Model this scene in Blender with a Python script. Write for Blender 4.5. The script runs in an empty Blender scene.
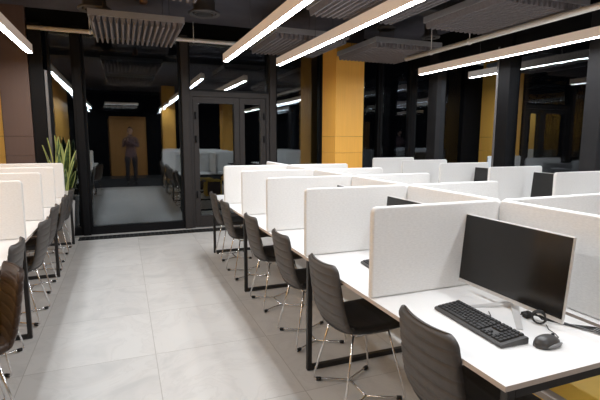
import bpy, bmesh, math, random
from mathutils import Vector, Matrix
random.seed(7)
PI = math.pi
scn = bpy.context.scene
COL = scn.collection

# ------------------------------------------------------------------ materials
def new_mat(name):
    m = bpy.data.materials.new(name); m.use_nodes = True
    nt = m.node_tree
    for n in list(nt.nodes): nt.nodes.remove(n)
    out = nt.nodes.new('ShaderNodeOutputMaterial')
    return m, nt, out

def mat(name, col, rough=.6, metal=0., noise=0., nscale=20., bump=0., bscale=200., spec=.5, stretch=(1,1,1), emit=0., ecol=None):
    m, nt, out = new_mat(name)
    b = nt.nodes.new('ShaderNodeBsdfPrincipled')
    b.inputs['Base Color'].default_value = (*col, 1)
    b.inputs['Roughness'].default_value = rough
    b.inputs['Metallic'].default_value = metal
    b.inputs['Specular IOR Level'].default_value = spec
    if emit:
        b.inputs['Emission Color'].default_value = (*(ecol or col), 1)
        b.inputs['Emission Strength'].default_value = emit
    nt.links.new(b.outputs[0], out.inputs[0])
    if noise or bump:
        tc = nt.nodes.new('ShaderNodeTexCoord')
        mp = nt.nodes.new('ShaderNodeMapping'); mp.inputs['Scale'].default_value = stretch
        nt.links.new(tc.outputs['Object'], mp.inputs[0])
    if noise:
        n = nt.nodes.new('ShaderNodeTexNoise'); n.inputs['Scale'].default_value = nscale; n.inputs['Detail'].default_value = 5
        nt.links.new(mp.outputs[0], n.inputs['Vector'])
        r = nt.nodes.new('ShaderNodeMapRange')
        r.inputs['From Min'].default_value = .3; r.inputs['From Max'].default_value = .7
        r.inputs['To Min'].default_value = 1 - noise; r.inputs['To Max'].default_value = 1 + noise
        nt.links.new(n.outputs['Fac'], r.inputs['Value'])
        mx = nt.nodes.new('ShaderNodeVectorMath'); mx.operation = 'SCALE'
        mx.inputs[0].default_value = col
        nt.links.new(r.outputs[0], mx.inputs['Scale'])
        nt.links.new(mx.outputs[0], b.inputs['Base Color'])
    if bump:
        n2 = nt.nodes.new('ShaderNodeTexNoise'); n2.inputs['Scale'].default_value = bscale; n2.inputs['Detail'].default_value = 3
        nt.links.new(mp.outputs[0], n2.inputs['Vector'])
        bp = nt.nodes.new('ShaderNodeBump'); bp.inputs['Strength'].default_value = bump; bp.inputs['Distance'].default_value = .004
        nt.links.new(n2.outputs['Fac'], bp.inputs['Height'])
        nt.links.new(bp.outputs[0], b.inputs['Normal'])
    return m

def emit_mat(name, col, s):
    m, nt, out = new_mat(name)
    e = nt.nodes.new('ShaderNodeEmission'); e.inputs[0].default_value = (*col, 1); e.inputs[1].default_value = s
    nt.links.new(e.outputs[0], out.inputs[0])
    return m

def glass_mat(name, tint, trans, ior):
    m, nt, out = new_mat(name)
    fr = nt.nodes.new('ShaderNodeFresnel'); fr.inputs['IOR'].default_value = ior
    t = nt.nodes.new('ShaderNodeBsdfTransparent'); t.inputs[0].default_value = (*trans, 1)
    g = nt.nodes.new('ShaderNodeBsdfGlossy'); g.inputs['Color'].default_value = (*tint, 1); g.inputs['Roughness'].default_value = .012
    mx = nt.nodes.new('ShaderNodeMixShader')
    nt.links.new(fr.outputs[0], mx.inputs[0]); nt.links.new(t.outputs[0], mx.inputs[1]); nt.links.new(g.outputs[0], mx.inputs[2])
    nt.links.new(mx.outputs[0], out.inputs[0])
    return m

def floor_mat():
    m, nt, out = new_mat('stone_tile')
    N = nt.nodes.new; L = nt.links.new
    b = N('ShaderNodeBsdfPrincipled'); L(b.outputs[0], out.inputs[0])
    tc = N('ShaderNodeTexCoord')
    sep = N('ShaderNodeSeparateXYZ'); L(tc.outputs['Object'], sep.inputs[0])
    T = .78
    def line(axis, off):
        a = N('ShaderNodeMath'); a.operation = 'ADD'; a.inputs[1].default_value = 50*T - off; L(sep.outputs[axis], a.inputs[0])
        d = N('ShaderNodeMath'); d.operation = 'DIVIDE'; d.inputs[1].default_value = T; L(a.outputs[0], d.inputs[0])
        f = N('ShaderNodeMath'); f.operation = 'FRACT'; L(d.outputs[0], f.inputs[0])
        fl = N('ShaderNodeMath'); fl.operation = 'FLOOR'; L(d.outputs[0], fl.inputs[0])
        s = N('ShaderNodeMath'); s.operation = 'SUBTRACT'; s.inputs[1].default_value = .5; L(f.outputs[0], s.inputs[0])
        ab = N('ShaderNodeMath'); ab.operation = 'ABSOLUTE'; L(s.outputs[0], ab.inputs[0])
        g = N('ShaderNodeMath'); g.operation = 'GREATER_THAN'; g.inputs[1].default_value = .4972; L(ab.outputs[0], g.inputs[0])
        return g, fl
    gx, fx = line('X', .14); gy, fy = line('Y', 3.02)
    gm = N('ShaderNodeMath'); gm.operation = 'MAXIMUM'; L(gx.outputs[0], gm.inputs[0]); L(gy.outputs[0], gm.inputs[1])
    cmb = N('ShaderNodeCombineXYZ'); L(fx.outputs[0], cmb.inputs[0]); L(fy.outputs[0], cmb.inputs[1])
    wn = N('ShaderNodeTexWhiteNoise'); wn.noise_dimensions = '2D'; L(cmb.outputs[0], wn.inputs['Vector'])
    # veins: domain shifted per tile
    sc = N('ShaderNodeVectorMath'); sc.operation = 'SCALE'; sc.inputs['Scale'].default_value = 7.0; L(wn.outputs['Color'], sc.inputs[0])
    ad = N('ShaderNodeVectorMath'); ad.operation = 'ADD'; L(tc.outputs['Object'], ad.inputs[0]); L(sc.outputs[0], ad.inputs[1])
    n1 = N('ShaderNodeTexNoise'); n1.inputs['Scale'].default_value = 2.6; n1.inputs['Detail'].default_value = 8; n1.inputs['Distortion'].default_value = 1.6
    L(ad.outputs[0], n1.inputs['Vector'])
    rp = N('ShaderNodeValToRGB')
    e = rp.color_ramp.elements
    e[0].position = .30; e[0].color = (.56, .55, .53, 1)
    e[1].position = .72; e[1].color = (.66, .645, .62, 1)
    x = rp.color_ramp.elements.new(.48); x.color = (.645, .625, .60, 1)
    x = rp.color_ramp.elements.new(.505); x.color = (.605, .59, .565, 1)
    x = rp.color_ramp.elements.new(.53); x.color = (.65, .635, .61, 1)
    L(n1.outputs['Fac'], rp.inputs[0])
    mr = N('ShaderNodeMapRange'); mr.inputs['To Min'].default_value = .95; mr.inputs['To Max'].default_value = 1.03; L(wn.outputs['Value'], mr.inputs['Value'])
    s2 = N('ShaderNodeVectorMath'); s2.operation = 'SCALE'; L(rp.outputs[0], s2.inputs[0]); L(mr.outputs[0], s2.inputs['Scale'])
    mx = N('ShaderNodeMix'); mx.data_type = 'RGBA'; L(gm.outputs[0], mx.inputs['Factor']); L(s2.outputs[0], mx.inputs['A']); mx.inputs['B'].default_value = (.42, .40, .37, 1)
    L(mx.outputs['Result'], b.inputs['Base Color'])
    b.inputs['Roughness'].default_value = .42; b.inputs['Specular IOR Level'].default_value = .35
    return m

def wood_mat(name, col, rough=.45):
    return mat(name, col, rough, noise=.035, nscale=3.5, stretch=(14, 14, .6), bump=.03, bscale=60)

M = dict(
    floor=floor_mat(),
    ceiling=mat('dark_ceiling', (.085, .083, .102), .85, noise=.25, nscale=2, bump=.2, bscale=30),
    orange=wood_mat('orange_panel', (.96, .50, .09)),
    brown=wood_mat('brown_panel', (.13, .083, .070), .5),
    rear=mat('dark_rear_wall', (.004, .004, .004), .9, noise=.2, nscale=3, spec=.1),
    mullion=mat('dark_aluminium', (.008, .008, .009), .5, noise=.08, nscale=8, spec=.12),
    doorframe=mat('taupe_aluminium', (.036, .032, .031), .5, noise=.06, nscale=8, spec=.2),
    post=mat('grey_post_aluminium', (.022, .022, .024), .5, noise=.08, nscale=8, spec=.2),
    edge=mat('grey_aluminium_edge', (.16, .155, .155), .4, metal=.3, noise=.05),
    glass=glass_mat('window_glass', (.85, .945, 1.0), (.92, .94, .95), 2.5),
    glass2=glass_mat('window_glass_outer', (.86, .93, 1.0), (.9, .92, .93), 1.9),
    glassr=glass_mat('side_window_glass', (.86, .93, 1.0), (.92, .94, .95), 1.42),
    glassr2=glass_mat('side_window_glass_outer', (.84, .92, 1.0), (.9, .92, .93), 1.15),
    threshold=mat('threshold_stone', (.46, .45, .43), .5, noise=.06, nscale=6),
    felt=mat('light_grey_felt', (.79, .78, .765), .95, noise=.05, nscale=60, bump=.35, bscale=260, spec=.15, stretch=(1, 1, 3)),
    top=mat('white_laminate', (.84, .83, .815), .35, noise=.01, nscale=10),
    topedge=mat('beige_edge_band', (.52, .45, .40), .6, noise=.04, nscale=30),
    black=mat('black_powder_coat', (.018, .017, .017), .5, noise=.1, nscale=60),
    chair=mat('grey_leatherette', (.068, .060, .055), .48, noise=.12, nscale=25, bump=.12, bscale=350, spec=.45),
    seat=mat('shaded_leatherette', (.024, .022, .021), .55, noise=.12, nscale=25, bump=.12, bscale=350, spec=.4),  # chair leatherette darkened for the shade under the desktop
    brownleather=mat('brown_leatherette', (.040, .022, .014), .42, noise=.15, nscale=20, bump=.12, bscale=300, spec=.3),
    chrome=mat('chrome', (.80, .80, .80), .22, metal=.9),
    rubber=mat('black_rubber', (.012, .012, .012), .7),
    silver=mat('silver_plastic', (.66, .65, .64), .38, metal=.25, noise=.03, nscale=30),
    screen=mat('dark_screen', (.010, .009, .008), .16, spec=.5),
    kbase=mat('keyboard_black', (.055, .053, .052), .45, noise=.08, nscale=60),
    keys=mat('key_black', (.014, .014, .015), .5, noise=.1, nscale=90),
    mouse=mat('mouse_black', (.055, .053, .053), .35, noise=.05, nscale=60),
    mousegrip=mat('mouse_grey', (.19, .19, .19), .5, noise=.05, nscale=60),
    cable=mat('black_cable', (.012, .012, .012), .5),
    greycable=mat('grey_cable', (.10, .10, .10), .5),
    housing=mat('glowing_beige_housing', (.80, .68, .58), .5, noise=.02, nscale=10, emit=.20, ecol=(1, .82, .68)),  # weak warm emission stands in for light bounced onto the housing sides
    led=emit_mat('led_diffuser', (.945, .97, 1.), 55.),
    ledrear=emit_mat('rear_diffuser', (.97, .98, 1.), 5.),
    wire=mat('steel_wire', (.05, .05, .05), .5),
    baffle=mat('grey_foam', (.20, .185, .195), .95, noise=.12, nscale=40, bump=.3, bscale=200, spec=.1),
    raftframe=mat('raft_aluminium', (.42, .42, .44), .4, metal=.5, noise=.04),
    pipe=mat('brushed_steel', (.86, .84, .81), .32, metal=.2, noise=.05),
    vent=mat('vent_grey', (.10, .095, .095), .6, noise=.06),
    copper=mat('copper_spot', (.35, .20, .13), .35, metal=.8),
    duct=mat('black_duct', (.030, .028, .028), .6, noise=.1, nscale=5),
    pot=mat('pale_planter', (.56, .54, .52), .5, noise=.04, nscale=8),
    soil=mat('potting_soil', (.05, .035, .025), .95, noise=.4, nscale=80, bump=.5),
    pedestal=mat('yellow_panel', (.98, .66, .09), .55, noise=.04, nscale=8),
    pedleak=mat('pale_leak_strip', (.42, .38, .35), .6, noise=.04),  # pale colour for the stripe of leaked light
    jacket=mat('mauve_jacket', (.16, .10, .105), .9, noise=.15, nscale=20, bump=.2, bscale=120),
    trousers=mat('dark_trousers', (.035, .033, .036), .9, noise=.15, nscale=20),
    skin=mat('skin', (.55, .34, .26), .5, noise=.04, nscale=20),
    hair=mat('dark_hair', (.025, .018, .014), .6, noise=.3, nscale=60, stretch=(1, 1, .2)),
    shoe=mat('dark_shoe', (.03, .028, .028), .5),
)
def leaf_mat():
    m, nt, out = new_mat('snake_plant_leaf')
    N = nt.nodes.new; L = nt.links.new
    b = N('ShaderNodeBsdfPrincipled'); L(b.outputs[0], out.inputs[0]); b.inputs['Roughness'].default_value = .45
    uv = N('ShaderNodeUVMap'); s = N('ShaderNodeSeparateXYZ'); L(uv.outputs[0], s.inputs[0])
    a = N('ShaderNodeMath'); a.operation = 'SUBTRACT'; a.inputs[1].default_value = .5; L(s.outputs[0], a.inputs[0])
    ab = N('ShaderNodeMath'); ab.operation = 'ABSOLUTE'; L(a.outputs[0], ab.inputs[0])
    g = N('ShaderNodeMath'); g.operation = 'GREATER_THAN'; g.inputs[1].default_value = .28; L(ab.outputs[0], g.inputs[0])
    tc = N('ShaderNodeTexCoord'); mp = N('ShaderNodeMapping'); mp.inputs['Scale'].default_value = (4, 4, 26); L(tc.outputs['Object'], mp.inputs[0])
    n = N('ShaderNodeTexNoise'); n.inputs['Scale'].default_value = 1.2; L(mp.outputs[0], n.inputs['Vector'])
    r = N('ShaderNodeValToRGB'); r.color_ramp.elements[0].position = .4; r.color_ramp.elements[0].color = (.03, .065, .02, 1)
    r.color_ramp.elements[1].position = .62; r.color_ramp.elements[1].color = (.10, .16, .055, 1); L(n.outputs['Fac'], r.inputs[0])
    mx = N('ShaderNodeMix'); mx.data_type = 'RGBA'; L(g.outputs[0], mx.inputs['Factor']); L(r.outputs[0], mx.inputs['A']); mx.inputs['B'].default_value = (.40, .44, .14, 1)
    L(mx.outputs['Result'], b.inputs['Base Color'])
    return m
M['leaf'] = leaf_mat()

# ------------------------------------------------------------------ mesh helpers
def box(bm, x0, x1, y0, y1, z0, z1, bev=0., seg=2, mi=0):
    vs = [bm.verts.new((x, y, z)) for x in (x0, x1) for y in (y0, y1) for z in (z0, z1)]
    idx = [(0, 1, 3, 2), (4, 6, 7, 5), (0, 4, 5, 1), (2, 3, 7, 6), (0, 2, 6, 4), (1, 5, 7, 3)]
    fs = [bm.faces.new([vs[i] for i in f]) for f in idx]
    for f in fs: f.material_index = mi
    if bev:
        es = list({e for f in fs for e in f.edges})
        bmesh.ops.bevel(bm, geom=es, offset=bev, segments=seg, profile=.5, affect='EDGES')
    return fs

def tube(bm, pts, r, n=8, cap=True, closed=False):
    pts = [Vector(p) for p in pts]
    rings = []
    k = len(pts)
    up = None
    for i, p in enumerate(pts):
        if closed: d = pts[(i+1) % k] - pts[i-1]
        else: d = pts[min(i+1, k-1)] - pts[max(i-1, 0)]
        d.normalize()
        if up is None:
            up = d.orthogonal().normalized()
        else:
            up = (up - d * up.dot(d)).normalized()
        s = d.cross(up)
        rr = r[i] if isinstance(r, (list, tuple)) else r
        rings.append([bm.verts.new(p + (up * math.cos(2*PI*j/n) + s * math.sin(2*PI*j/n)) * rr) for j in range(n)])
    for i in range(k if closed else k-1):
        a, b = rings[i], rings[(i+1) % k]
        for j in range(n):
            f = bm.faces.new((a[j], a[(j+1) % n], b[(j+1) % n], b[j])); f.smooth = True
    if cap and not closed:
        bm.faces.new(rings[0][::-1]); bm.faces.new(rings[-1])

def lathe(bm, prof, c=(0, 0, 0), n=24, smooth=True):
    rings = []
    for r, z in prof:
        if r < 1e-6: rings.append([bm.verts.new((c[0], c[1], c[2]+z))])
        else: rings.append([bm.verts.new((c[0]+r*math.cos(2*PI*j/n), c[1]+r*math.sin(2*PI*j/n), c[2]+z)) for j in range(n)])
    for a, b in zip(rings, rings[1:]):
        for j in range(n):
            q = [a[j % len(a)], a[(j+1) % len(a)], b[(j+1) % len(b)], b[j % len(b)]]
            u = []
            for v in q:
                if v not in u: u.append(v)
            if len(u) > 2:
                f = bm.faces.new(u); f.smooth = smooth

def B(): return bmesh.new()

def obj(name, bm, m, parent=None, label=None):
    bmesh.ops.recalc_face_normals(bm, faces=bm.faces)
    me = bpy.data.meshes.new(name); bm.to_mesh(me); bm.free()
    for x in (m if isinstance(m, (list, tuple)) else [m]): me.materials.append(x)
    o = bpy.data.objects.new(name, me); COL.objects.link(o)
    if parent is not None: o.parent = parent
    if label: o['label'] = label
    return o

def tag(o, label, cat, group=None):
    o['label'] = label; o['category'] = cat
    if group: o['group'] = group
    return o

def thing(name, label, cat, loc=(0, 0, 0), rz=0., group=None):
    o = bpy.data.objects.new(name, None); COL.objects.link(o)
    o.location = loc; o.rotation_euler = (0, 0, rz); o.empty_display_size = .1
    return tag(o, label, cat, group)

def struct(name, bm, m, parent=None, label=None, cat=None):
    o = obj(name, bm, m, parent)
    if parent is None:
        o['kind'] = 'structure'
        if label: o['label'] = label
        if cat: o['category'] = cat
    return o

def dup(root, loc, label, rz=None, group=None):
    r = root.copy(); COL.objects.link(r); r.location = loc
    if rz is not None: r.rotation_euler = (0, 0, rz)
    r['label'] = label
    if group: r['group'] = group
    for ch in list(root.children):
        c = ch.copy(); COL.objects.link(c); c.parent = r
        for g in list(ch.children):
            d = g.copy(); COL.objects.link(d); d.parent = c
    return r

# ------------------------------------------------------------------ layout numbers
XA, Y0, S, TOP, PH = 1.003, .909, .781, .74, .418
YB, XR, CEIL = 7.30, 5.15, 3.2
XE = -.67
def ya(k): return Y0 + k * S
def ye(k): return 3.62 + (k) * S          # left desks

# ------------------------------------------------------------------ room shell
bm = B(); box(bm, -1.62, XR + .1, -3.9, YB + .12, -.12, 0); struct('floor', bm, M['floor'], label='pale stone tiled floor', cat='floor')
bm = B(); box(bm, -1.62, XR + .1, -3.9, YB + .12, CEIL, CEIL + .1); struct('ceiling', bm, M['ceiling'], label='dark painted ceiling', cat='ceiling')

def panel_wall(name, x0, x1, y0, y1, z0, z1, joints, m, label, axis, vj=()):
    """cladding built of panels with fine open joints"""
    bm = B(); zs = [z0] + joints + [z1]; g = .002
    if axis == 'x':            # plane at x, runs along y
        ys = [y0] + list(vj) + [y1]
        for a, b in zip(zs, zs[1:]):
            for c, d in zip(ys, ys[1:]): box(bm, x0, x1, c + g, d - g, a + g, b - g)
    else:
        xs = [x0] + list(vj) + [x1]
        for a, b in zip(zs, zs[1:]):
            for c, d in zip(xs, xs[1:]): box(bm, c + g, d - g, y0, y1, a + g, b - g)
    return struct(name, bm, m, label=label, cat='wall')
panel_wall('wall_left', -1.62, -1.50, -.7, 7.17, 0, CEIL, [1.2, 1.47], M['orange'], 'orange panelled wall at the left', 'x', [.6, 1.9, 3.2, 4.5, 5.8])
panel_wall('wall_back', -1.50, -1.15, 7.18, 7.36, 0, CEIL, [1.20, 1.47], M['brown'], 'brown panelled wall strip beside the plant', 'y')
bm = B(); box(bm, -1.62, XR + .1, -4.0, -3.9, 0, CEIL); struct('wall_rear', bm, M['rear'], label='dark wall behind the camera', cat='wall')
bm = B(); box(bm, -1.70, -1.62, -3.9, -.7, 0, CEIL); struct('wall_left_rear', bm, M['rear'], label='dark wall behind the camera at the left', cat='wall')
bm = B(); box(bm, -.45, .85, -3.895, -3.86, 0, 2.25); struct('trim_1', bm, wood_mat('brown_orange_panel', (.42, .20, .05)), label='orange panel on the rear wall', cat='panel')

# square orange pillar
t = thing('pillar', 'square orange panelled pillar between desks and back glazing', 'pillar', (3.43, 6.80, 0)); t['kind'] = 'structure'
bm = B()
for a, b in ((0, 1.22), (1.224, 1.485), (1.489, 2.95)): box(bm, -.25, .25, -.26, .26, a, b)
obj('cladding', bm, M['orange'], t)
bm = B(); box(bm, -.24, .24, -.25, .25, 2.95, CEIL); obj('pillar_top', bm, M['ceiling'], t)

t2 = dup(t, (3.43, -.90, 0), 'square orange pillar behind the camera, mirrored in the glass door'); t2['kind'] = 'structure'
bm = B(); box(bm, 1.30, 1.72, -1.75, -1.55, 0, CEIL); struct('wall_rear_stub', bm, M['orange'], label='narrow orange wall end behind the camera', cat='wall')
bm = B(); box(bm, -1.49, XR - .05, -3.88, .42, .0005, .006); struct('floor_rear', bm, mat('dark_floor_sheet', (.012, .012, .013), .95, noise=.2, nscale=60), label='dark sheet added on the floor behind the camera', cat='floor')  # added dark layer; keeps the floor mirrored in the glass dark here

# ---------------------------------------------------------------- glazing, back wall
GT = 3.0   # glazing top
def glazed_bay(name, x0, x1, z0, z1, label, tilt=0.005, rail=.13, gm=('glass', 'glass2')):
    bm = B()
    fw = .05
    box(bm, x0, x1, YB - .05, YB + .05, z0, z0 + rail); box(bm, x0, x1, YB - .05, YB + .05, z1 - fw, z1)
    box(bm, x0, x0 + .03, YB - .05, YB + .05, z0 + rail, z1 - fw); box(bm, x1 - .03, x1, YB - .05, YB + .05, z0 + rail, z1 - fw)
    f = struct(name, bm, M['mullion'], label=label, cat='window')
    for k, (yy, tl, mm) in enumerate(((YB, 0., gm[0]), (YB + .035, tilt, gm[1]))):
        bm = B()
        w = (x1 - x0 - .06)
        v = [bm.verts.new((x0 + .03 + w * a, yy + tl * .5 * (a - .5) * w + tl * (z1 - z0) * (b - .5), z0 + rail + (z1 - fw - z0 - rail) * b)) for a, b in ((0, 0), (1, 0), (1, 1), (0, 1))]
        bm.faces.new(v); struct('pane', bm, M[mm], f)
    return f
glazed_bay('window_1', -.93, -.605, 0, GT, 'narrow back window beside the plant')
glazed_bay('window_2', -.50, .87, 0, GT, 'wide back window reflecting the aisle')
glazed_bay('window_3', .985, 2.29, 2.18, GT, 'transom window above the glass door', .004, .03)
glazed_bay('window_4', 2.40, 3.24, 0, GT, 'back window left of and behind the pillar')
glazed_bay('window_5', 3.93, 4.42, 0, GT, 'back window right of the pillar', gm=('glassr', 'glassr2'))
glazed_bay('window_6', 4.46, 5.10, 0, GT, 'back window at the right corner', gm=('glassr', 'glassr2'))
def mull(name, x0, x1, y0, y1, z0, z1, m='mullion', light=None):
    bm = B(); box(bm, x0, x1, y0, y1, z0, z1, .004, 1)
    o = struct(name, bm, M[m], label=light or 'dark window post', cat='window post')
    return o
mull('trim_2', -1.145, -.975, YB - .11, YB + .08, 0, GT, light='dark window post beside the brown wall')
mull('trim_3', -.972, -.932, YB - .09, YB + .05, 0, 2.38, 'edge', 'grey window post edge beside the plant')
mull('trim_4', -.603, -.503, YB - .10, YB + .08, 0, GT, 'mullion', 'slim window post right of the plant')
mull('trim_5', .873, .983, YB - .10, YB + .08, 0, GT, 'doorframe', 'window post left of the glass door')
mull('trim_6', 2.293, 2.398, YB - .10, YB + .08, 0, GT, 'doorframe', 'window post right of the glass door')
mull('trim_7', 3.24, 3.93, YB - .06, YB + .06, 0, GT, light='broad black panel added behind the pillar to block its reflection')  # added and unseen; stops the pillar mirroring in the back glazing
mull('trim_8', 4.422, 4.458, YB - .07, YB + .06, 0, GT, light='thin window post near the corner')
mull('trim_9', 5.10, 5.20, YB - .06, YB + .08, 0, GT, light='corner window post')
bm = B(); box(bm, -1.145, XR + .1, YB - .04, YB + .1, GT, CEIL); struct('trim_10', bm, M['rear'], label='dark band above the back windows', cat='band')

# door: two leaves in a taupe frame
d = thing('door_1', 'glass double door in a taupe metal frame', 'door', (1.637, YB, 0)); d['kind'] = 'structure'
bm = B(); box(bm, -.65, .65, -.07, .05, 2.10, 2.178); box(bm, -.65, -.60, -.07, .05, 0, 2.10); box(bm, .60, .65, -.07, .05, 0, 2.10)
obj('frame', bm, M['doorframe'], d)
def leaf(x0, x1, hx):
    bm = B(); fw = .085
    box(bm, x0, x0 + fw, -.055, .03, .02, 2.095, .004, 1); box(bm, x1 - fw, x1, -.055, .03, .02, 2.095, .004, 1)
    box(bm, x0 + fw, x1 - fw, -.055, .03, 2.0, 2.095); box(bm, x0 + fw, x1 - fw, -.055, .03, .02, .20)
    l = obj('door_leaf', bm, M['doorframe'], d)
    bm = B(); bm.faces.new([bm.verts.new(v) for v in ((x0 + fw, 0, .2), (x1 - fw, 0, .2), (x1 - fw, .002, 2.0), (x0 + fw, .002, 2.0))]); obj('pane', bm, M['glass'], l)
    for z in (.5, 1.38, 1.75):
        bm = B(); tube(bm, [(hx, -.07, z), (hx, -.07, z + .11)], .014, 8); obj('hinge', bm, M['mullion'], l)
    return l
l1 = leaf(-.595, .145, -.56); l2 = leaf(.150, .595, .56)
bm = B(); tube(bm, [(.10, -.06, 1.03), (.10, -.10, 1.03), (-.02, -.10, 1.03)], .01, 8); box(bm, .085, .115, -.066, -.055, .93, 1.09); obj('handle', bm, M['black'], l1)

# floor grille and threshold in front of the glazing
bm = B(); box(bm, -1.14, XR, 7.145, YB - .06, 0, .012); struct('trim_11', bm, M['threshold'], label='pale threshold strip along the back windows', cat='threshold')
t = thing('floor_grille', 'long black floor grille in front of the back windows', 'grille', (-.66, 7.03, 0))
bm = B(); box(bm, 0, 5.4, -.112, -.098, .001, .008); box(bm, 0, 5.4, .098, .112, .001, .008); obj('rim', bm, M['mullion'], t)
bm = B(); box(bm, 0, 5.4, -.098, .098, .0005, .002)
obj('channel', bm, M['rubber'], t)
bm = B()
for i in range(90): box(bm, .02 + i*.06, .035 + i*.06, -.098, .098, .002, .007)
obj('slats', bm, M['black'], t)

# ---------------------------------------------------------------- glazing, right wall
def right_bay(name, y0, y1, label):
    bm = B()
    box(bm, XR - .04, XR + .05, y0, y1, 0, .45); box(bm, XR - .04, XR + .05, y0, y1, 2.72, GT)
    f = struct(name, bm, M['mullion'], label=label, cat='window')
    for xx, tl, mm in ((XR, 0, 'glassr'), (XR + .035, .004, 'glassr2')):
        bm = B(); bm.faces.new([bm.verts.new(v) for v in ((xx, y0, .45), (xx + tl, y1, .45), (xx + tl, y1, 2.72), (xx, y0, 2.72))]); struct('pane', bm, M[mm], f)
right_bay('window_7', 6.69, 7.24, 'right window nearest the corner')
right_bay('window_8', 5.12, 6.45, 'right window between the two dark posts')
right_bay('window_9', 3.76, 4.88, 'right window reflecting the far desks')
right_bay('window_10', .9, 3.56, 'right window at the picture edge')
right_bay('window_11', -3.9, .7, 'right window behind the camera')
mull('trim_12', XR - .09, XR + .08, 6.45, 6.69, 0, GT, 'post', 'broad dark post between right windows')
mull('trim_13', XR - .10, XR + .08, 4.88, 5.12, 0, GT, light='broad black post between right windows')
mull('trim_14', XR - .11, XR - .09, 5.085, 5.12, 0, GT - .25, 'edge', 'grey edge of the broad black post')
mull('trim_15', XR - .09, XR + .08, 3.56, 3.76, 0, GT, 'post', 'window post at the right picture edge')
mull('trim_16', XR - .09, XR + .08, .7, .9, 0, GT, light='right window post behind the view')
bm = B(); box(bm, XR - .04, XR + .1, -3.9, 7.24, GT, CEIL); struct('trim_17', bm, M['rear'], label='dark band above the right windows', cat='band')

# ------------------------------------------------------------------ pendant lights
def pendant(x, y0, y1, label, z=2.5):
    t = thing('pendant_light', label, 'ceiling light', (x, y0, z), 0, 'linear pendant lights')
    L = y1 - y0; w = .036
    bm = B(); box(bm, -w, -w + .004, 0, L, 0, .10); box(bm, w - .004, w, 0, L, 0, .10); box(bm, -w, w, 0, L, .10, .104); box(bm, -w, w, 0, .004, 0, .10); box(bm, -w, w, L - .004, L, 0, .10)
    obj('housing', bm, M['housing'], t)
    bm = B(); v = [bm.verts.new(p) for p in ((-w + .004, .004, .003), (-w + .004, L - .004, .003), (w - .004, L - .004, .003), (w - .004, .004, .003))]
    bm.faces.new(v); o = obj('diffuser', bm, M['led'], t)
    for y in ((.8, 4.62) if L > 4 else (.4, L - .4)):
        bm = B(); tube(bm, [(0, y, .104), (0, y, CEIL - z)], .0025, 6); obj('suspension_wire', bm, M['wire'], t)
    return t
pendant(-1.035, .4, 6.62, 'linear pendant light above the left desk row')
pendant(1.375, .4, 6.33, 'linear pendant light above the aisle side of the centre desks')
pendant(2.16, .4, 6.36, 'linear pendant light above the far side of the centre desks')
pendant(4.63, .4, 6.36, 'linear pendant light along the right windows')
for x, lab in ((-1.03, 'pendant light behind the camera at the left'), (1.375, 'pendant light behind the camera right of the aisle'), (2.16, 'second pendant light from the aisle behind the camera'), (4.58, 'pendant light behind the camera along the right windows')):
    pendant(x, -3.5, -.7, lab)
t = thing('wall_washer_light', 'short linear light in front of the orange rear panel', 'ceiling light', (.02, -2.6, 2.6))
bm = B(); box(bm, -.55, .55, -.04, .04, .004, .08); obj('housing', bm, M['housing'], t)
bm = B(); bm.faces.new([bm.verts.new(p) for p in ((-.54, -.035, 0), (-.54, .035, 0), (.54, .035, 0), (.54, -.035, 0))]); obj('diffuser', bm, M['ledrear'], t)
for x in (-.4, .4):
    bm = B(); tube(bm, [(x, 0, .08), (x, 0, CEIL - 2.6)], .0025, 6); obj('suspension_wire', bm, M['wire'], t)

# ------------------------------------------------------------------ ceiling rafts
def raft(x0, x1, y0, y1, label):
    t = thing('acoustic_raft', label, 'acoustic panel', ((x0+x1)/2, (y0+y1)/2, 2.712), 0, 'ribbed acoustic rafts under the ceiling')
    w, h = (x1-x0)/2, (y1-y0)/2
    bm = B(); box(bm, -w, w, -h, -h + .012, 0, .065); box(bm, -w, w, h - .012, h, 0, .065); box(bm, -w, -w + .012, -h + .012, h - .012, 0, .065); box(bm, w - .012, w, -h + .012, h - .012, 0, .065)
    obj('frame', bm, M['raftframe'], t)
    bm = B(); n = 16; p = 2*(w - .014)/n; hh = h - .02
    prev = None
    stations = []
    for i in range(n): stations += [(i*p, .018), (i*p + .30*p, -.060), (i*p + .62*p, -.060), (i*p + .92*p, .018)]
    stations.append((n*p, .018))
    for sx, z in stations:
        x = -w + .014 + sx
        cur = [bm.verts.new((x, -hh, z)), bm.verts.new((x, hh, z)), bm.verts.new((x, -hh, .05)), bm.verts.new((x, hh, .05))]
        if prev:
            bm.faces.new((prev[0], cur[0], cur[1], prev[1])); bm.faces.new((prev[2], prev[3], cur[3], cur[2]))
            bm.faces.new((prev[0], prev[2], cur[2], cur[0])); bm.faces.new((prev[1], cur[1], cur[3], prev[3]))
        prev = cur
    obj('ribbed_foam', bm, M['baffle'], t)
    for sx in (-.7, .7):
        for sy in (-.7, .7):
            bm = B(); tube(bm, [(sx*w, sy*h, .05), (sx*w, sy*h, CEIL - 2.712)], .003, 6); obj('hanger', bm, M['wire'], t)
RA = [(-.28, .70), (1.75, 2.75), (3.14, 4.20)]
RN = [('far ribbed acoustic raft above the aisle', 'near ribbed acoustic raft above the aisle, cut by the frame'),
      ('far ribbed acoustic raft between the two centre lights', 'near ribbed acoustic raft between the two centre lights'),
      ('far ribbed acoustic raft in front of the orange pillar top', 'near ribbed acoustic raft beside the right steel pipe')]
for (x0, x1), (fa, ne) in zip(RA, RN):
    raft(x0, x1, 5.29, 6.44, fa); raft(x0, x1, 3.15, 4.29, ne)

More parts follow.
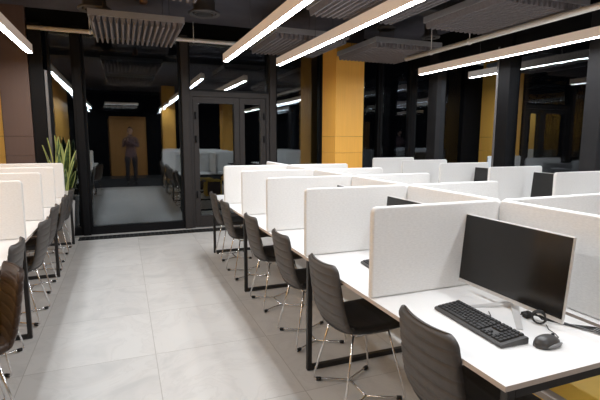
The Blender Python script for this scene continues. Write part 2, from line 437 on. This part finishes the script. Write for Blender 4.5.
# pipes, ceiling fittings
def pipe(name, a, b, label, n):
    a, b = Vector(a), Vector(b)
    t = thing(name, label, 'pipe', a)
    bm = B(); tube(bm, [(0, 0, 0), b - a], .030, 12); obj('tube', bm, M['pipe'], t)
    dr = (b - a)
    for fr in n:
        q = dr * fr; dn = dr.normalized()
        bm = B(); tube(bm, [q - dn*.012, q + dn*.012], .038, 12); tube(bm, [q + Vector((0, 0, .03)), q + Vector((0, 0, CEIL - a.z))], .005, 6); obj('bracket', bm, M['pipe'], t)
pipe('steel_pipe', (-1.13, 7.2, 2.93), (5.0, 7.2, 2.93), 'steel pipe running along the top of the back windows', (.125, .36, .52, .72, .93))
pipe('steel_pipe', (3.93, .5, 2.61), (3.93, 5.75, 2.61), 'steel pipe running below the right acoustic rafts, along the window row', (.10, .40, .752, .89))
def vent(x, y, r, label):
    t = thing('round_air_vent', label, 'air vent', (x, y, CEIL), 0, 'round ceiling air vents')
    bm = B(); lathe(bm, [(r*.8, -.24), (r, -.26), (r*1.06, -.25), (r*1.06, -.235), (r*.72, -.2), (r*.72, -.0005)], n=28); obj('collar', bm, M['vent'], t)
    bm = B(); lathe(bm, [(0, -.262), (r*.5, -.262), (r*.55, -.25), (r*.5, -.235), (0, -.235)], n=24); obj('disc', bm, M['duct'], t)
    bm = B(); lathe(bm, [(r*.62, -.255), (r*.70, -.255), (r*.70, -.24), (r*.62, -.24), (r*.62, -.255)], n=24); obj('ring', bm, M['vent'], t)
vent(-.235, 6.05, .18, 'round air vent left of the aisle acoustic raft')
vent(1.0, 5.75, .18, 'round air vent right of the aisle acoustic raft')
vent(3.45, 5.55, .13, 'small round air vent above the centre lights')
vent(4.35, 5.75, .13, 'small round air vent near the right pipe')
t = thing('ceiling_spotlight', 'small copper spotlight on the ceiling above the aisle', 'spotlight', (.29, 5.6, 2.95))
bm = B(); lathe(bm, [(0, .0), (.03, 0), (.045, .02), (.045, .10), (.03, .12), (0, .12)], n=18); obj('lamp_head', bm, M['copper'], t)
bm = B(); tube(bm, [(0, 0, .12), (0, 0, CEIL - 2.95)], .012, 8); obj('stem', bm, M['black'], t)
t = tag(None or obj('air_duct', (lambda b: (box(b, -1.45, 5.0, 4.65, 4.90, 2.98, 3.12, .01, 1), b)[1])(B()), M['duct']), 'dark rectangular air duct crossing just under the ceiling', 'duct')

# ------------------------------------------------------------------ desks
def desk(name, label, x0, x1, y0, y1, frames, group, gap=None):
    """bench desk: origin at the floor under its near left corner; gap = (a, b): two facing tops"""
    t = thing(name, label, 'desk', (x0, y0, 0), 0, group)
    W, L = x1 - x0, y1 - y0
    tops = [(0, W)] if not gap else [(0, gap[0]-x0), (gap[1]-x0, W)]
    for a, b in tops:
        bm = B(); fs = box(bm, a, b, .001, L - .001, TOP - .018, TOP)
        for f in fs:
            f.material_index = 0 if f.normal.z > .5 else 1
        bm.normal_update()
        for f in bm.faces: f.material_index = 0 if f.calc_center_median().z > TOP - .001 else 1
        obj('desktop', bm, [M['top'], M['topedge']], t)
    for y in frames:
        yy = y - y0; w = .015
        bm = B()
        box(bm, .012, .042, yy - w, yy + w, .001, TOP - .0185, .002, 1); box(bm, W - .042, W - .012, yy - w, yy + w, .001, TOP - .0185, .002, 1)
        box(bm, .042, W - .042, yy - w, yy + w, .001, .031); box(bm, .042, W - .042, yy - w, yy + w, TOP - .0445, TOP - .0185)
        obj('leg_frame', bm, M['black'], t)
    for xx in ((.25, W - .25) if gap else (W - .1,)):
        bm = B(); box(bm, xx - .02, xx + .02, .05, L - .05, TOP - .06, TOP - .0455)
        obj('rail', bm, M['black'], t)
    return t
GA = 'centre bench desks'
cx1 = 2.47
desk('bench_desk', 'nearest white double bench desk, with the silver monitor and keyboard', XA, cx1, ya(0), ya(2), (ya(0) + .016, ya(2) - .016), GA, (1.662, 1.692))
desk('bench_desk', 'middle white double bench desk of the centre row', XA, cx1, ya(2), ya(4), (ya(4) - .016,), GA, (1.662, 1.692))
desk('bench_desk', 'farthest white double bench desk of the centre row', XA, cx1, ya(4), ya(6), (ya(6) - .016,), GA, (1.662, 1.692))
GE = 'left row desks'
for j, lab in enumerate(('white left row desk behind the picture edge, nearest the camera', 'white left row desk beside the brown chair', 'white left row desk, middle of the visible row', 'white left row desk beside the snake plant')):
    a = ye(2*j - 4); b = ye(2*j - 2)
    t = desk('long_desk', lab, -.74, 0, a, b, (b - .016,) if j else (a + .016, b - .016), GE)
    # mirrored so that the open side faces the aisle
    t.location = (-1.41, a, 0)
GC = 'window row desks'
for a, b, lab in ((1.31, 2.90, 'white window row desk nearest the picture edge'), (2.90, 4.50, 'white window row desk opposite the broad black post'), (4.50, 6.12, 'white window row desk in front of the orange pillar')):
    desk('long_desk', lab, 3.62, 4.38, a, b, (a + .016, b - .016) if a < 2 else (b - .016,), GC)

# ------------------------------------------------------------------ felt dividers
def felt_panel(name, label, cat, group, x, y, lx, ly, h=PH - .004, z=TOP + .002):
    bm = B(); box(bm, -lx/2, lx/2, -ly/2, ly/2, 0, h)
    thin = min(lx, ly)
    # round the two upper corners broadly, then soften every edge
    es = [e for e in bm.edges if abs(e.calc_length() - thin) < 1e-4 and all(v.co.z > h - 1e-4 for v in e.verts)]
    bmesh.ops.bevel(bm, geom=es, offset=.028, segments=6, profile=.5, affect='EDGES')
    es = [e for e in bm.edges if len(e.link_faces) == 2 and e.calc_face_angle(0) > .9]
    bmesh.ops.bevel(bm, geom=es, offset=.010, segments=4, profile=.5, affect='EDGES')
    for f in bm.faces: f.smooth = True
    o = obj(name, bm, M['felt']); o.location = (x, y, z)
    try:
        bmm = o.modifiers.new('normals', 'WEIGHTED_NORMAL'); bmm.keep_sharp = True
    except Exception: pass
    return tag(o, label, cat, group)
words = ['first', 'second', 'third', 'fourth', 'fifth']
for k in range(1, 6):
    w = words[k-1]
    felt_panel('desk_divider', f'light grey felt divider, {w} from the camera, on the aisle side of the centre desks', 'divider', 'aisle side felt dividers', (XA + 1.722)/2, ya(k), 1.722 - XA, .034)
    felt_panel('desk_divider', f'light grey felt divider, {w} from the camera, on the far side of the centre desks', 'divider', 'far side felt dividers', (1.762 + 2.506)/2, ya(k), 2.506 - 1.762, .034)
for k in range(6):
    w = (words + ['sixth'])[k]
    lab = 'light grey felt spine screen right behind the silver monitor' if k == 0 else f'light grey felt spine screen, {w} segment from the camera'
    felt_panel('privacy_screen', lab, 'divider', 'felt screens along the centre spine', 1.742, ya(k) + S/2 , .034, S - .012)
for k in range(-1, 4):
    lab = ['left row felt divider cut by the picture edge', 'front felt divider fully seen of the left row', 'second felt divider fully seen of the left row', 'third felt divider fully seen of the left row', 'left row felt divider nearest the snake plant'][k+1]
    felt_panel('desk_divider', 'light grey ' + lab, 'divider', 'left row felt dividers', XE - .37, ye(k), .735, .034)
yc = [2.91, 3.70, 4.50, 5.30, 6.10]
for y, lab in zip(yc, ['window row felt divider at the right picture edge', 'window row felt divider under the broad black post', 'third felt divider from the right picture edge in the window row', 'second farthest felt divider of the window row', 'window row felt divider beside the orange pillar']):
    felt_panel('desk_divider', 'grey ' + lab, 'divider', 'window row felt dividers', 4.0, y, .76, .034)

# ------------------------------------------------------------------ chairs
def shell_mesh(prof, w_of, sign_cols, thick, nseam=0, u0=0, bulge=.006):
    """closed padded shell: prof list of (x, z), w_of(s) -> half width, curl (edge lift) along the normal"""
    P = [Vector((x, 0, z)) for x, z in prof]
    # resample by arc length
    d = [0]
    for a, b in zip(P, P[1:]): d.append(d[-1] + (b - a).length)
    tot = d[-1]; n = max(24, nseam*10)
    def at(s):
        s = max(0, min(tot, s))
        for i in range(len(P)-1):
            if s <= d[i+1] + 1e-9:
                t = (s - d[i]) / (d[i+1] - d[i])
                # catmull-rom
                p0, p1, p2, p3 = P[max(i-1, 0)], P[i], P[i+1], P[min(i+2, len(P)-1)]
                return .5*((2*p1) + (p2-p0)*t + (2*p0-5*p1+4*p2-p3)*t*t + (3*p1-p0-3*p2+p3)*t**3)
    bm = B(); cols = 16
    outer, inner = [], []
    for i in range(n+1):
        s = tot*i/n; p = at(s); tg = (at(min(tot, s+.004)) - at(max(0, s-.004))).normalized()
        nr = Vector((tg.z, 0, -tg.x))    # points to the outer (back/under) side or inner; fixed below
        hw, curl = w_of(i/n)
        seam = 1.
        if nseam:
            ph = (i/n*nseam) % 1.; seam = abs(math.sin(PI*ph))**.22
        ro, ri = [], []
        for j in range(cols+1):
            v = -1 + 2*j/cols
            edge = max(0, 1 - abs(v)**7)**.5
            ends = max(0, 1 - abs(2*i/n - 1)**30)**.5
            th = thick*.5*edge*max(ends, .0)
            c = Vector((0, v*hw, 0)) + p - nr*(curl*abs(v)**2.2)
            ro.append(bm.verts.new(c + nr*(th*(1) + (bulge*(seam-1))*edge)))
            ri.append(bm.verts.new(c - nr*(th + .6*bulge*(seam-1)*edge)))
        outer.append(ro); inner.append(ri)
    for G, fl in ((outer, 0), (inner, 1)):
        for i in range(n):
            for j in range(cols):
                q = (G[i][j], G[i][j+1], G[i+1][j+1], G[i+1][j])
                f = bm.faces.new(q if not fl else q[::-1]); f.smooth = True
    for i in range(n):
        for j in (0, cols):
            f = bm.faces.new((outer[i][j], inner[i][j], inner[i+1][j], outer[i+1][j])); f.smooth = True
    for i in (0, n):
        for j in range(cols):
            f = bm.faces.new((outer[i][j], outer[i][j+1], inner[i][j+1], inner[i][j])); f.smooth = True
    bmesh.ops.remove_doubles(bm, verts=bm.verts, dist=.0004)
    return bm

def make_chair(label, bmat, smat):
    t = thing('office_chair', label, 'chair')
    bp = [(-.262, .805), (-.250, .74), (-.236, .66), (-.218, .57), (-.198, .50), (-.170, .448)]
    def bw(u):
        if u < .12: q = 1 - (1 - u/.12)**2.4*.20
        else: q = 1
        return ((.176 + .026*u)*q, .030 - .01*u)
    obj('backrest', shell_mesh(bp, bw, 0, .036, 7, bulge=.0065), bmat, t)
    sp = [(-.185, .462), (-.155, .440), (-.09, .430), (.0, .430), (.10, .438), (.18, .444), (.222, .436), (.235, .415)]
    def sw(u):
        q = 1 if u < .8 else 1 - ((u-.8)/.2)**2*.14
        return (.208*q + .008*math.sin(u*PI), .034*(1-u)+.008)
    obj('seat', shell_mesh(sp, sw, 0, .052, 5, bulge=.004), smat, t)
    for sx in (-1, 1):
        for sy in (-1, 1):
            bm = B()
            top = Vector((sx*.11, sy*.13, .41)); foot = Vector((sx*.195, sy*.197, .016))
            dn = (foot - top)
            pts = [top, top + dn*.5, top + dn*.93, foot + Vector((-sx*.006, -sy*.002, .004)), foot + Vector((-sx*.02, -sy*.012, 0)), Vector((sx*.10, sy*.147, .016)), Vector((0, sy*.095, .016))]
            tube(bm, pts, .0062, 8)
            lg = obj('leg', bm, M['chrome'], t)
            bm = B(); q = foot + Vector((-sx*.03, -sy*.018, -.002)); dd = Vector((sx*.9, sy*.45, 0)).normalized()
            tube(bm, [q - dd*.014, q + dd*.014], .0125, 8); bm2 = bm
            for v in bm.verts: v.co.z = max(v.co.z, .001)
            obj('foot_glide', bm, M['rubber'], lg)
    bm = B(); tube(bm, [(0, -.095, .016), (0, .095, .016)], .0062, 8); obj('base_link', bm, M['chrome'], t)
    bm = B()
    tube(bm, [(-.11, -.13, .402), (.11, -.13, .402), (.11, .13, .402), (-.11, .13, .402)], .007, 8, closed=True)
    obj('seat_bracket', bm, M['chrome'], t)
    return t
GCH = 'grey chairs along the aisle side of the centre desks'
ca = [(1.224, 1.262, -.03, 'grey ribbed-back chair nearest the camera, in front of the keyboard'),
      (1.205, 2.140, .03, 'grey ribbed-back chair right in front of the nearest felt divider'),
      (1.225, 2.885, 0., 'third grey ribbed-back chair along the centre desks'),
      (1.215, 3.640, .02, 'fourth grey ribbed-back chair along the centre desks'),
      (1.190, 4.560, .0, 'fifth grey ribbed-back chair along the centre desks'),
      (1.215, 5.320, -.02, 'farthest grey ribbed-back chair along the centre desks')]
ch0 = make_chair(ca[0][3], M['chair'], M['seat'])
ch0.location = (ca[0][0], ca[0][1], 0); ch0.rotation_euler = (0, 0, ca[0][2]); ch0['group'] = GCH
for x, y, rz, lab in ca[1:]:
    dup(ch0, (x, y, 0), lab, rz, GCH)
GLE = 'chairs along the left desks'
chb = make_chair('brown leather chair at the left picture edge', M['brownleather'], M['brownleather'])
chb.location = (-.77, 2.48, 0); chb.rotation_euler = (0, 0, PI + .41)
for x, y, rz, lab in [(-.89, 3.21, PI, 'grey ribbed-back chair right behind the brown chair'), (-.85, 4.02, PI - .05, 'grey ribbed-back chair in the middle of the left row, back in full view'),
                      (-.88, 4.80, PI, 'fourth chair of the left row, grey ribbed back'), (-.88, 5.58, PI + .03, 'second farthest chair of the left row, grey'), (-.885, 6.33, PI, 'farthest grey chair of the left row, in front of the planter')]:
    dup(ch0, (x, y, 0), lab, rz, GLE)

# ------------------------------------------------------------------ monitors
def make_monitor(label):
    """local: screen faces -x, origin on the desktop under the screen"""
    t = thing('monitor', label, 'monitor')
    hw, z0, z1 = .278, .032, .362; tilt = .028
    rot = Matrix.Translation((0, 0, z0)) @ Matrix.Rotation(math.atan2(tilt, z1 - z0), 4, 'Y') @ Matrix.Translation((0, 0, -z0))
    bm = B(); box(bm, 0, .012, -hw, hw, z0, z1, .003, 2)
    box(bm, .012, .05, -hw*.6, hw*.6, z0 + .06, z0 + .24, .01, 2)
    bmesh.ops.transform(bm, matrix=rot, verts=bm.verts); c = obj('casing', bm, M['silver'], t)
    bm = B(); box(bm, -.0015, .004, -hw + .004, hw - .004, z0 + .017, z1 - .004)
    bmesh.ops.transform(bm, matrix=rot, verts=bm.verts); obj('screen', bm, M['screen'], t)
    bm = B()
    # bent neck: from the back of the casing forward and down to the foot
    sec = [(.045, .15), (.060, .10), (.058, .05), (.056, .004)]
    prev = None
    for x, z in sec:
        cur = [bm.verts.new((x, -.022, z)), bm.verts.new((x, .022, z)), bm.verts.new((x - .012, .022, z - .004)), bm.verts.new((x - .012, -.022, z - .004))]
        if prev:
            for j in range(4): bm.faces.new((prev[j], prev[(j+1) % 4], cur[(j+1) % 4], cur[j]))
        else: bm.faces.new(cur)
        prev = cur
    bm.faces.new(prev[::-1])
    obj('neck', bm, M['silver'], t)
    bm = B()
    for ex, ey in ((-.155, .055), (-.125, -.205)):   # two flat splayed arms
        prev = None
        for u in range(9):
            a = u/8; x = .055 + (ex - .055)*a; y = -.008 + (ey + .008)*a
            d = Vector((ex - .055, ey + .008, 0)).normalized(); n = Vector((-d.y, d.x, 0))*(.016 - .005*a); z = .004 + .016*(1 - a)**2
            p = Vector((x, y, 0))
            cur = [bm.verts.new(p + n + Vector((0, 0, .001))), bm.verts.new(p + n + Vector((0, 0, z))), bm.verts.new(p - n + Vector((0, 0, z))), bm.verts.new(p - n + Vector((0, 0, .001)))]
            if prev:
                for q in range(4): bm.faces.new((prev[q], prev[(q+1) % 4], cur[(q+1) % 4], cur[q]))
            else: bm.faces.new(cur)
            prev = cur
        bm.faces.new(prev[::-1])
    obj('foot', bm, M['silver'], t)
    return t
m0 = make_monitor('big silver-framed monitor with black screen on the nearest desk')
m0.location = (1.486, 1.393, TOP)
m0['group'] = 'monitors on the centre desks'
for k, yy in ((1, 2.108), (2, 2.82), (3, 3.62)):
    lab = {1: 'black monitor top just above the nearest felt divider', 2: 'monitor top showing above the second felt divider', 3: 'barely visible monitor corner above the third felt divider'}[k]
    dup(m0, (1.500, yy, TOP), lab, 0)
for yy, lab in ((3.322, 'black monitor between the two right felt dividers of the window row'), (4.197, 'black monitor left of the divider under the broad black post'), (4.878, 'small far black monitor in the window row')):
    dup(m0, (4.125, yy, TOP), lab, 0, 'monitors on the window row desks')

# ------------------------------------------------------------------ keyboards
def make_keyboard(label):
    """local: long axis y, user on the -x side, origin on the desktop at its centre"""
    t = thing('keyboard', label, 'keyboard')
    bm = B(); hx, hy = .060, .189
    prof = [(-hx, .002), (-hx, .010), (-hx + .006, .014), (hx - .004, .026), (hx, .022), (hx, .002)]
    A = [bm.verts.new((x, -hy, z)) for x, z in prof]; C = [bm.verts.new((x, hy, z)) for x, z in prof]
    for i in range(6):
        j = (i+1) % 6; bm.faces.new((A[i], A[j], C[j], C[i]))
    bm.faces.new(A[::-1]); bm.faces.new(C)
    obj('base', bm, M['kbase'], t)
    bm = B()
    def key(x0, x1, y0, y1):
        s = (.026 - .014)/(2*hx - .01)
        zb = lambda x: .014 + (x + hx - .006)*s
        d = .0018; h = .0065
        lo = [(x0, y0), (x1, y0), (x1, y1), (x0, y1)]; hi = [(x0 + d, y0 + d), (x1 - d, y0 + d), (x1 - d, y1 - d), (x0 + d, y1 - d)]
        a = [bm.verts.new((x, y, zb(x))) for x, y in lo]; b = [bm.verts.new((x, y, zb(x) + h)) for x, y in hi]
        bm.faces.new(b)
        for i in range(4): bm.faces.new((a[i], a[(i+1) % 4], b[(i+1) % 4], b[i]))
    px = .0173; g = .0013
    rows = 6
    for r in range(rows):
        x0 = -hx + .010 + r*px; x1 = x0 + px - g
        if r == 5: x0 += .003; x1 += .003
        y = hy - .008
        if r == 0:
            ws = [1.25, 1.25, 1.25, 6.25, 1.25, 1.25, 1.25, 1.25]
        elif r == 1: ws = [2.25] + [1]*10 + [2.75]
        elif r == 2: ws = [1.75] + [1]*11 + [2.25]
        elif r == 3: ws = [1.5] + [1]*12 + [1.5]
        elif r == 4: ws = [1]*13 + [2]
        else: ws = [1]*15
        for w in ws:
            L = w*px*.955; key(x0, x1, y - L + g, y); y -= L
        y -= .006
        for w in ([1, 1, 1] if r in (0, 3, 4, 5) else ([0, 1, 0] if r == 1 else [])):
            if w: key(x0, x1, y - px*.93 + g, y)
            y -= px*.93
        if r in (2,): y -= 3*px*.93
        y -= .005
        for w in range(4):
            if y - px*.9 > -hy + .004: key(x0, x1, y - px*.93 + g, y)
            y -= px*.93
    obj('keys', bm, M['keys'], t)
    bm = B(); tube(bm, [(hx, .05, .012), (hx + .05, .05, .004), (hx + .075, .09, .004)], .002, 6); obj('cord', bm, M['cable'], t)
    return t
k0 = make_keyboard('black keyboard in front of the silver monitor'); k0.location = (1.243, 1.282, TOP); k0.rotation_euler = (0, 0, -.045); k0['group'] = 'black keyboards'
dup(k0, (1.285, 2.01, TOP), 'black keyboard peeking out behind the nearest felt divider', -.10)

# ------------------------------------------------------------------ mouse
t = thing('computer_mouse', 'black computer mouse right of the keyboard', 'mouse', (1.348, 1.062, TOP), .12)
bm = B(); prof = []
nx = 14; rings = []
for i in range(nx + 1):
    a = -1 + 2*i/nx; x = a*.056
    w = .031*math.sqrt(max(0, 1 - abs(a)**3.2)); h = .037*math.sqrt(max(0, 1 - abs(a*.98 + .04)**2.6))*(1 - .12*a)
    rings.append([bm.verts.new((x, w*math.cos(PI*j/10), .0012 + max(0, h*math.sin(PI*j/10)**.75))) for j in range(11)])
for a, b in zip(rings, rings[1:]):
    for j in range(10):
        f = bm.faces.new((a[j], a[j+1], b[j+1], b[j])); f.smooth = True
    bm.faces.new((a[0], b[0], b[10], a[10]))
bmesh.ops.remove_doubles(bm, verts=bm.verts, dist=.0003)
obj('body', bm, M['mouse'], t)
bm = B()
for s in (-1,):
    pts = [(-.035, s*.0295, .008), (-.01, s*.0325, .010), (.02, s*.0320, .010), (.045, s*.026, .008)]
    tube(bm, pts, [.003, .007, .007, .003], 8)
obj('side_grip', bm, M['mousegrip'], t)
bm = B(); lathe(bm, [(0, -.003), (.008, -.003), (.009, 0), (.008, .003), (0, .003)], n=14)
bmesh.ops.transform(bm, matrix=Matrix.Translation((.030, 0, .0285)) @ Matrix.Rotation(PI/2, 4, 'X'), verts=bm.verts); obj('scroll_wheel', bm, M['rubber'], t)
bm = B(); tube(bm, [(.054, 0, .010), (.075, .005, .010), (.10, .03, .006), (.12, .07, .005), (.15, .10, .006)], .0018, 6); obj('cord', bm, M['cable'], t)

# cable tangle below the monitor
t = thing('cable_bundle', 'tangled black cables with a coil below the silver monitor', 'cable', (1.50, 1.22, TOP))
bm = B()
for k in range(5):
    a = .9 + .06*k
    pts = [(-.03 - .6*.024*a*math.cos(q) + .002*k, -.02 + .8*.024*a*math.cos(q) + .0015*k, .028 + .024*a*math.sin(q)) for q in [2*PI*i/14 for i in range(14)]]
    tube(bm, pts, .0024, 6, closed=True)
obj('coil', bm, M['cable'], t)
bm = B()
for k in range(4):
    pts = [(-.03 + .012*k, .075 - .01*k, .006 + .004*k), (-.01, .05, .012 + .004*k), (.01 - .01*k, .025, .020), (.01, .0, .008 + .005*k), (.05, -.05, .005), (.10 + .008*k, -.14, .004 + .003*k), (.13 + .01*k, -.32, .004), (.14, -.50 + .03*k, .004)]
    tube(bm, pts, .0025, 6)
obj('cables', bm, M['cable'], t)
bm = B(); tube(bm, [(.03, .02, .006), (.06, -.05, .008), (.11, -.20, .006), (.12, -.45, .004)], .0035, 6); obj('grey_cable', bm, M['greycable'], t, 'grey cable')
bm = B(); box(bm, -.035, .0, .03, .055, .003, .020, .004, 2); box(bm, -.02, .02, .055, .075, .003, .017, .004, 2); obj('plugs', bm, M['rubber'], t)

# yellow pedestals under the far side of the centre desks
def pedestal(x, y, label, w=.40, h=.40):
    t = thing('storage_pedestal', label, 'pedestal', (x, y, 0), 0, 'yellow pedestals under the centre desks')
    bm = B(); a = w/2
    box(bm, -a, a, -a, a, .001, h, .004, 1)
    obj('carcass', bm, M['pedestal'], t)
    bm = B(); box(bm, -a + .035, a - .035, a + .001, a + .012, .035, h - .035); obj('front', bm, M['brown'], t)
    bm = B(); box(bm, -a - .055, -a - .0005, -a, a, h - .03, h); obj('light_leak_strip', bm, M['pedleak'], t)  # pale strip standing for light leaking between the desktops
pedestal(2.11, 1.42, 'yellow pedestal under the nearest desk at the bottom right corner', .60, .29)
pedestal(2.10, 3.10, 'yellow pedestal farther back below the centre desks')

# ------------------------------------------------------------------ snake plant
t = thing('potted_snake_plant', 'tall snake plant in a pale planter by the back window', 'plant', (-.82, 6.98, 0))
bm = B(); lathe(bm, [(0, .002), (.105, .002), (.112, .015), (.150, .555), (.150, .57), (.138, .57), (.134, .53), (0, .53)], n=32); obj('planter', bm, M['pot'], t)
bm = B(); lathe(bm, [(0, .545), (.08, .548), (.134, .538), (.134, .531), (0, .531)], n=24); obj('soil', bm, M['soil'], t)
def leaf_mesh(h, w, lean, az, twist, r0):
    bm = B(); uvl = bm.loops.layers.uv.new('UVMap'); n = 14; rows = []
    ca, sa = math.cos(az), math.sin(az)
    for i in range(n + 1):
        u = i/n
        out = r0 + lean*(u**1.5); z = .53 + h*u
        ww = w*(.55 + .9*u if u < .4 else .91)*(1 - max(0, (u - .55)/.45)**2.2) + .0008
        ta = az + PI/2 + twist*u
        ww *= 1.9; c = Vector((out*ca, out*sa, z)); s = Vector((math.cos(ta), math.sin(ta), 0)); nn = Vector((-math.sin(ta), math.cos(ta), 0))
        rows.append([bm.verts.new(c + s*(ww*v) + nn*(.012*(abs(v)**2))) for v in (-1, -.5, 0, .5, 1)])
    for i in range(n):
        for j in range(4):
            f = bm.faces.new((rows[i][j], rows[i][j+1], rows[i+1][j+1], rows[i+1][j])); f.smooth = True
            for lp, (uu, vv) in zip(f.loops, ((j/4, i/n), ((j+1)/4, i/n), ((j+1)/4, (i+1)/n), (j/4, (i+1)/n))): lp[uvl].uv = (uu, vv)
    return bm
LV = [(.92, .036, .10, PI*.95, .5, .05), (.94, .034, .02, PI*.55, -.6, .03), (.90, .034, .08, .25, .8, .05), (.74, .032, .16, -.1, -.4, .05), (.82, .034, .18, PI*.9, .3, .05),
      (.70, .034, .05, -PI/2, .3, .06), (.60, .030, .16, -.5, .6, .05), (.84, .032, .03, PI*.4, .5, .02), (.62, .032, .10, PI*1.2, .5, .06), (.50, .03, .12, -PI*.35, -.4, .05),
      (.78, .032, .10, -.7, .3, .03), (.95, .03, .05, PI*.8, .6, .02), (.55, .03, .05, -PI*.6, .6, .08), (.45, .028, .14, .5, .6, .06)]
for a in LV:
    o = obj('leaf', leaf_mesh(*a), M['leaf'], t)
    s = o.modifiers.new('thick', 'SOLIDIFY'); s.thickness = .004

# ------------------------------------------------------------------ photographer seen in the reflection
def skin_body(name, verts, edges, radii, m, parent, root=0, sub=2):
    me = bpy.data.meshes.new(name); me.from_pydata(verts, edges, []); me.update()
    o = bpy.data.objects.new(name, me); COL.objects.link(o)
    if parent: o.parent = parent
    sk = o.modifiers.new('skin', 'SKIN'); sk.use_smooth_shade = True
    me.skin_vertices.new() if not me.skin_vertices else None
    for i, r in enumerate(radii):
        sv = me.skin_vertices[0].data[i]; sv.radius = r if isinstance(r, tuple) else (r, r); sv.use_root = (i == root)
    o.modifiers.new('sub', 'SUBSURF').levels = sub; o.modifiers['sub'].render_levels = sub
    me.materials.append(m)
    return o
p = thing('person', 'person in dark clothes mirrored in the back window, taking the photo', 'person', (.22, -.42, 0), 0)
V = [(0, 0, .95), (0, .0, 1.12), (0, 0, 1.30), (0, -.01, 1.44), (0, 0, 1.50), (0, .02, 1.56),
     (-.17, 0, 1.42), (-.21, .06, 1.18), (-.15, .25, 1.36), (-.16, .30, 1.40), (.17, 0, 1.42), (.22, .06, 1.18), (-.05, .27, 1.34), (-.08, .30, 1.37),
     (-.10, 0, .90), (-.11, .03, .50), (-.11, -.02, .10), (.10, 0, .90), (.11, .03, .50), (.12, -.02, .10)]
Ed = [(0, 1), (1, 2), (2, 3), (3, 4), (4, 5), (3, 6), (6, 7), (7, 8), (8, 9), (3, 10), (10, 11), (11, 12), (12, 13), (0, 14), (14, 15), (15, 16), (0, 17), (17, 18), (18, 19)]
R = [(.16, .11), (.14, .10), (.16, .11), (.10, .08), .055, .055, .065, .048, .036, .03, .065, .048, .036, .03, .09, .06, .042, .09, .06, .042]
skin_body('body', V, Ed, R, M['jacket'], p)
bm = B(); bmesh.ops.create_uvsphere(bm, u_segments=20, v_segments=14, radius=1)
for v in bm.verts:
    x, y, z = v.co
    v.co = Vector((x*.074*(1 - .18*max(0, -z)), y*.095, z*.118 + 1.665))
    if y > .75: v.co.y += .018*max(0, 1 - abs(z + .1)*3)*max(0, 1 - abs(x)*4)
for f in bm.faces: f.smooth = True
hd = obj('head', bm, M['skin'], p)
bm = B(); bmesh.ops.create_uvsphere(bm, u_segments=20, v_segments=14, radius=1)
for v in bm.verts:
    x, y, z = v.co
    v.co = Vector((x*.084, y*.102 - .014, z*.12 + 1.678))
for v in list(bm.verts):
    if v.co.z < 1.62 or (v.co.y > .045 and v.co.z < 1.72): bm.verts.remove(v)
obj('hair', bm, M['hair'], p)
for s in (-1, 1):
    skin_body('trouser_leg', [(s*.10, 0, .92), (s*.11, .03, .50), (s*.115, -.02, .08)], [(0, 1), (1, 2)], [.105, .075, .06], M['trousers'], p)
    bm = B(); box(bm, s*.115 - .045, s*.115 + .045, -.09, .17, .001, .085, .03, 3); obj('shoe', bm, M['shoe'], p)
for hx in (-.16, -.08):
    s = 1 if hx < -.1 else -1
    for q in range(5):
        if q < 4: pts = [(hx, .30, 1.375 + .018*q), (hx - s*.02, .335, 1.378 + .018*q), (hx + s*.015, .348, 1.378 + .018*q)]
        else: pts = [(hx, .29, 1.36), (hx + s*.02, .315, 1.35), (hx + s*.03, .335, 1.36)]
        bm = B(); tube(bm, pts, [.010, .009, .007], 8); obj('finger', bm, M['skin'], p)
t = thing('mobile_phone', 'phone held up by the mirrored photographer', 'phone', (.10, -.085, 1.415))
bm = B(); box(bm, -.075, .075, -.004, .004, -.037, .037, .004, 2); obj('case', bm, M['rubber'], t)

# ------------------------------------------------------------------ world, camera, view
w = bpy.data.worlds.new('night'); scn.world = w; w.use_nodes = True
bg = w.node_tree.nodes.get('Background') or w.node_tree.nodes.new('ShaderNodeBackground')
bg.inputs[0].default_value = (.6, .7, 1, 1); bg.inputs[1].default_value = .0008

F, YAW, PITCH, ROLL, H = 446.83, -.3748, -.1374, .0032, 1.4549
cy, sy = math.cos(YAW), math.sin(YAW)
fw = Vector((-sy*math.cos(PITCH), cy*math.cos(PITCH), math.sin(PITCH)))
r0 = Vector((cy, sy, 0)); u0 = r0.cross(fw)
r = r0*math.cos(ROLL) + u0*math.sin(ROLL); u = -r0*math.sin(ROLL) + u0*math.cos(ROLL)
cam = bpy.data.cameras.new('camera'); co = bpy.data.objects.new('camera', cam); COL.objects.link(co)
cam.sensor_width = 36; cam.lens = F*36/600; cam.clip_start = .02
m4 = Matrix.Identity(4)
for i in range(3):
    m4[i][0] = r[i]; m4[i][1] = u[i]; m4[i][2] = -fw[i]
m4[2][3] = H
co.matrix_world = m4
scn.camera = co
scn.view_settings.view_transform = 'Standard'
scn.view_settings.look = 'None'
scn.view_settings.exposure = 0
